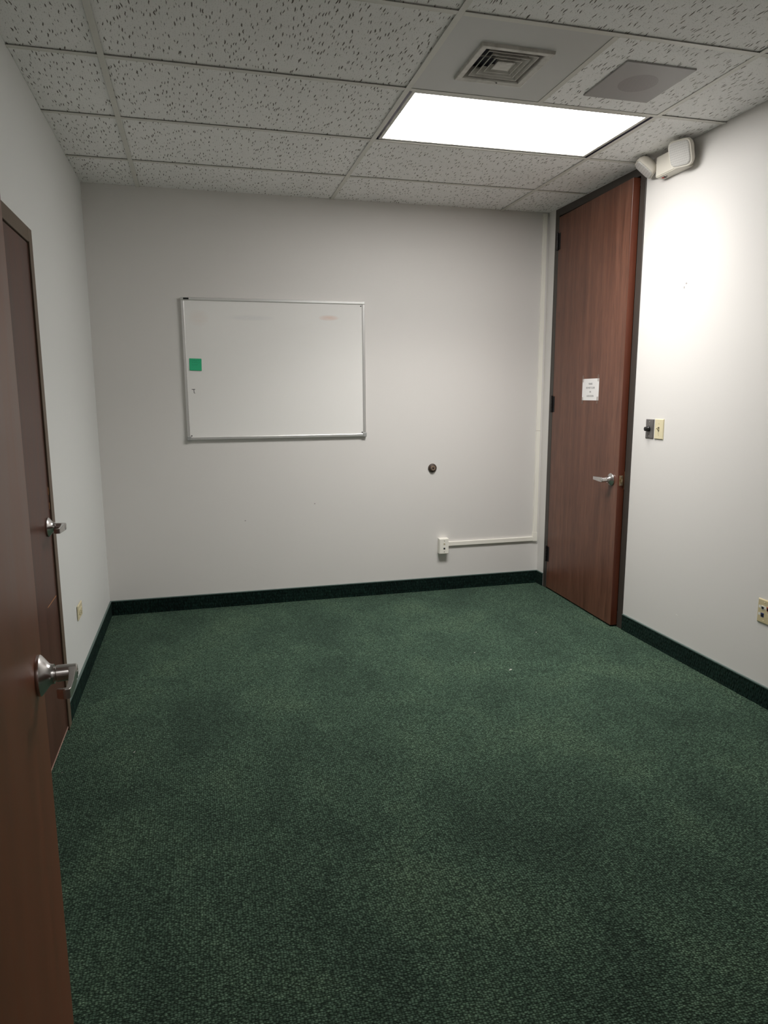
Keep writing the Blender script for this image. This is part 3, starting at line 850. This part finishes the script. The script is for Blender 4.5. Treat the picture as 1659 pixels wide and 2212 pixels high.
o, pl = plate_r('data_outlet', 2.464, 2.5795, 0.394, 0.5075, 'tan', 'tan double wall plate with white, red and blue data jacks', 'outlet')
def jack_r(y, z, m, port):
    j = link('jack', box(-0.0075, -0.005, y - 0.0085, y + 0.0085, z - 0.0095, z + 0.0095, 0.0004, 1), m, pl, world=False)
    link('port', box(-0.0083, -0.006, y - 0.006, y + 0.006, z - 0.006, z + 0.0045), port, j, world=False)
    link('jack_label', box(-0.0066, -0.005, y + 0.013, y + 0.024, z - 0.004, z + 0.008), 'white_jack', j, world=False)
jack_r(0.026, 0.0175, 'white_jack', 'black'); jack_r(-0.006, 0.0175, 'red_jack', 'black'); jack_r(0.026, -0.0175, 'blue_jack', 'black')
link('blank_insert', box(-0.0068, -0.005, -0.016, 0.001, -0.026, -0.008, 0.0004, 1), 'tan', pl, world=False)
for y in (0.02, -0.026):
    for z in (0.044, -0.044): scr_r(pl, y - 0.002, z, -0.006, 'cream', 0.0032)

# ---- paper sign on the right door (world placement on the ajar leaf)
DM = WM(d1)
sgn = empty('paper_sign', DM @ Vector((-0.0004, -0.0, 0)), (0, 0, -AJ), label='small white paper sign taped to the full-height brown door', cat='sign')
# sign-plane coordinates: door-local y from hinge, z
sy_c, sz_c, sw_, sh_ = -(HYP - 4.063), 1.481, 0.211, 0.139
sgn.location = DM @ Vector((-0.0006, sy_c, sz_c))
b = BM(); add_box(b, -0.0006, 0.0003, -sw_ / 2, sw_ / 2, -sh_ / 2, sh_ / 2); link('sheet', b, 'paper', sgn, world=False)
tape_m = mat('clear_tape', (0.30, 0.20, 0.16), 0.25)
tape_b = tape_m.node_tree.nodes['Principled BSDF']; tape_b.inputs['Alpha'].default_value = 0.35
M['tape'] = tape_m
for ty, tz in ((sw_ / 2 - 0.008, sh_ / 2), (-sw_ / 2 + 0.010, sh_ / 2 + 0.003), (sw_ / 2 - 0.006, -sh_ / 2 - 0.002), (-sw_ / 2 + 0.012, -sh_ / 2 + 0.002)):
    b = BM(); add_box(b, -0.0010, -0.0002, ty - 0.0095, ty + 0.0095, tz - 0.022, tz + 0.022); link('tape', b, 'tape', sgn, world=False)
def text_bm(s, size):
    cu = bpy.data.curves.new('t', 'FONT'); cu.body = s; cu.size = size; cu.align_x = 'CENTER'; cu.align_y = 'CENTER'
    cu.extrude = 0.0; cu.resolution_u = 3; cu.space_character = 1.0; cu.offset = size * 0.012
    ob = bpy.data.objects.new('t', cu); COL.objects.link(ob)
    dg = bpy.context.evaluated_depsgraph_get(); dg.update()
    me = bpy.data.meshes.new_from_object(ob.evaluated_get(dg))
    b = BM(); b.from_mesh(me)
    bpy.data.objects.remove(ob, do_unlink=True); bpy.data.curves.remove(cu); bpy.data.meshes.remove(me)
    return b
for s, z in (('PLEASE', 0.036), ('DO NOT CLOSE', 0.0105), ('OR', -0.0155), ('LOCK DOOR', -0.042)):
    b = text_bm(s, 0.0150)
    # text x (reading right) -> -y, text y -> z, facing -x
    bmesh.ops.transform(b, matrix=Matrix(((0, 0, -1, -0.0009), (-1, 0, 0, 0), (0, 1, 0, z), (0, 0, 0, 1))), verts=b.verts)
    link('lettering', b, 'ink', sgn, world=False)

# ================================================================== LEFT WALL OUTLET (mounted sideways)
ol = empty('wall_outlet', (XL, 3.607, 0.392), label='ivory power outlet mounted sideways low on the cool-tinted grey wall', cat='outlet')
b = BM()
def lp_(x, hy, hz): return [Vector((x, -hy, -hz)), Vector((x, hy, -hz)), Vector((x, hy, hz)), Vector((x, -hy, hz))]
add_loft(b, [lp_(0.0025, 0.0575, 0.036), lp_(0.006, 0.0575, 0.036), lp_(0.0085, 0.054, 0.0325)])
pl = link('cover_plate', b, 'cream', ol, world=False)
link('gap_shade_slab', box(0.0, 0.0026, -0.050, 0.050, -0.030, 0.030), 'black', ol, world=False)  # black slab standing in for the shade behind the plate
for s in (-1, 1):
    b = BM(); add_lathe(b, [(0.0165, 0.0), (0.0165, 0.0030), (0.0155, 0.0038), (0, 0.0038)], (0.0082, s * 0.0195, 0), (1, 0, 0), 32)
    f = link('receptacle_face', b, 'cream', pl, world=False, smooth=True)
    link('slot', box(0.0115, 0.0123, s * 0.0195 - 0.004, s * 0.0195 + 0.004, 0.005, 0.007), 'black', f, world=False)
    link('slot', box(0.0115, 0.0123, s * 0.0195 - 0.004, s * 0.0195 + 0.004, -0.007, -0.005), 'black', f, world=False)
b = BM(); add_lathe(b, [(0.003, 0), (0.003, 0.0008), (0, 0.0016)], (0.0085, 0, 0), (1, 0, 0), 14); link('screw', b, 'screw', pl, world=False)

# ================================================================== LINT ON THE CARPET
lint_pts = [(1.563, 3.211, 0.011, 0.4, 'largest white lint sliver, lying in the middle of the green carpet'),
            (-0.314, 2.820, 0.005, 1.0, 'white lint speck on the carpet out in front of the closed dark door'),
            (1.971, 3.711, 0.005, 2.0, 'white lint speck on the carpet in front of the full-height brown door'),
            (1.473, 3.492, 0.005, 0.2, 'white lint speck between the largest lint sliver and the whiteboard wall'),
            (0.652, 1.508, 0.002, 1.4, 'tiny white lint speck on the open carpet by the entry doorway'),
            (-0.575, 2.727, 0.003, 0.3, 'tiny white lint speck at the foot of the closed dark door')]
first = None
for x, y, s, a, lab in lint_pts:
    if first is None:
        b = BM()
        add_loft(b, [[Vector((-1, -0.16, 0)), Vector((-1, 0.10, 0)), Vector((-0.9, 0.05, 0.25)), Vector((-0.9, -0.1, 0.2))],
                     [Vector((0, -0.30, 0)), Vector((0, 0.26, 0)), Vector((0, 0.2, 0.45)), Vector((0, -0.2, 0.4))],
                     [Vector((1, -0.10, 0)), Vector((1.1, 0.14, 0)), Vector((1, 0.05, 0.2)), Vector((0.95, -0.08, 0.25))]])
        o = link('lint_scrap', b, 'lint'); first = o
    else:
        o = copy_obj(first)
    o.location = (x, y, 0.0); o.scale = (s, s, s); o.rotation_euler = (0, 0, a)
    tag(o, lab, 'lint', 'lint scraps on the carpet')
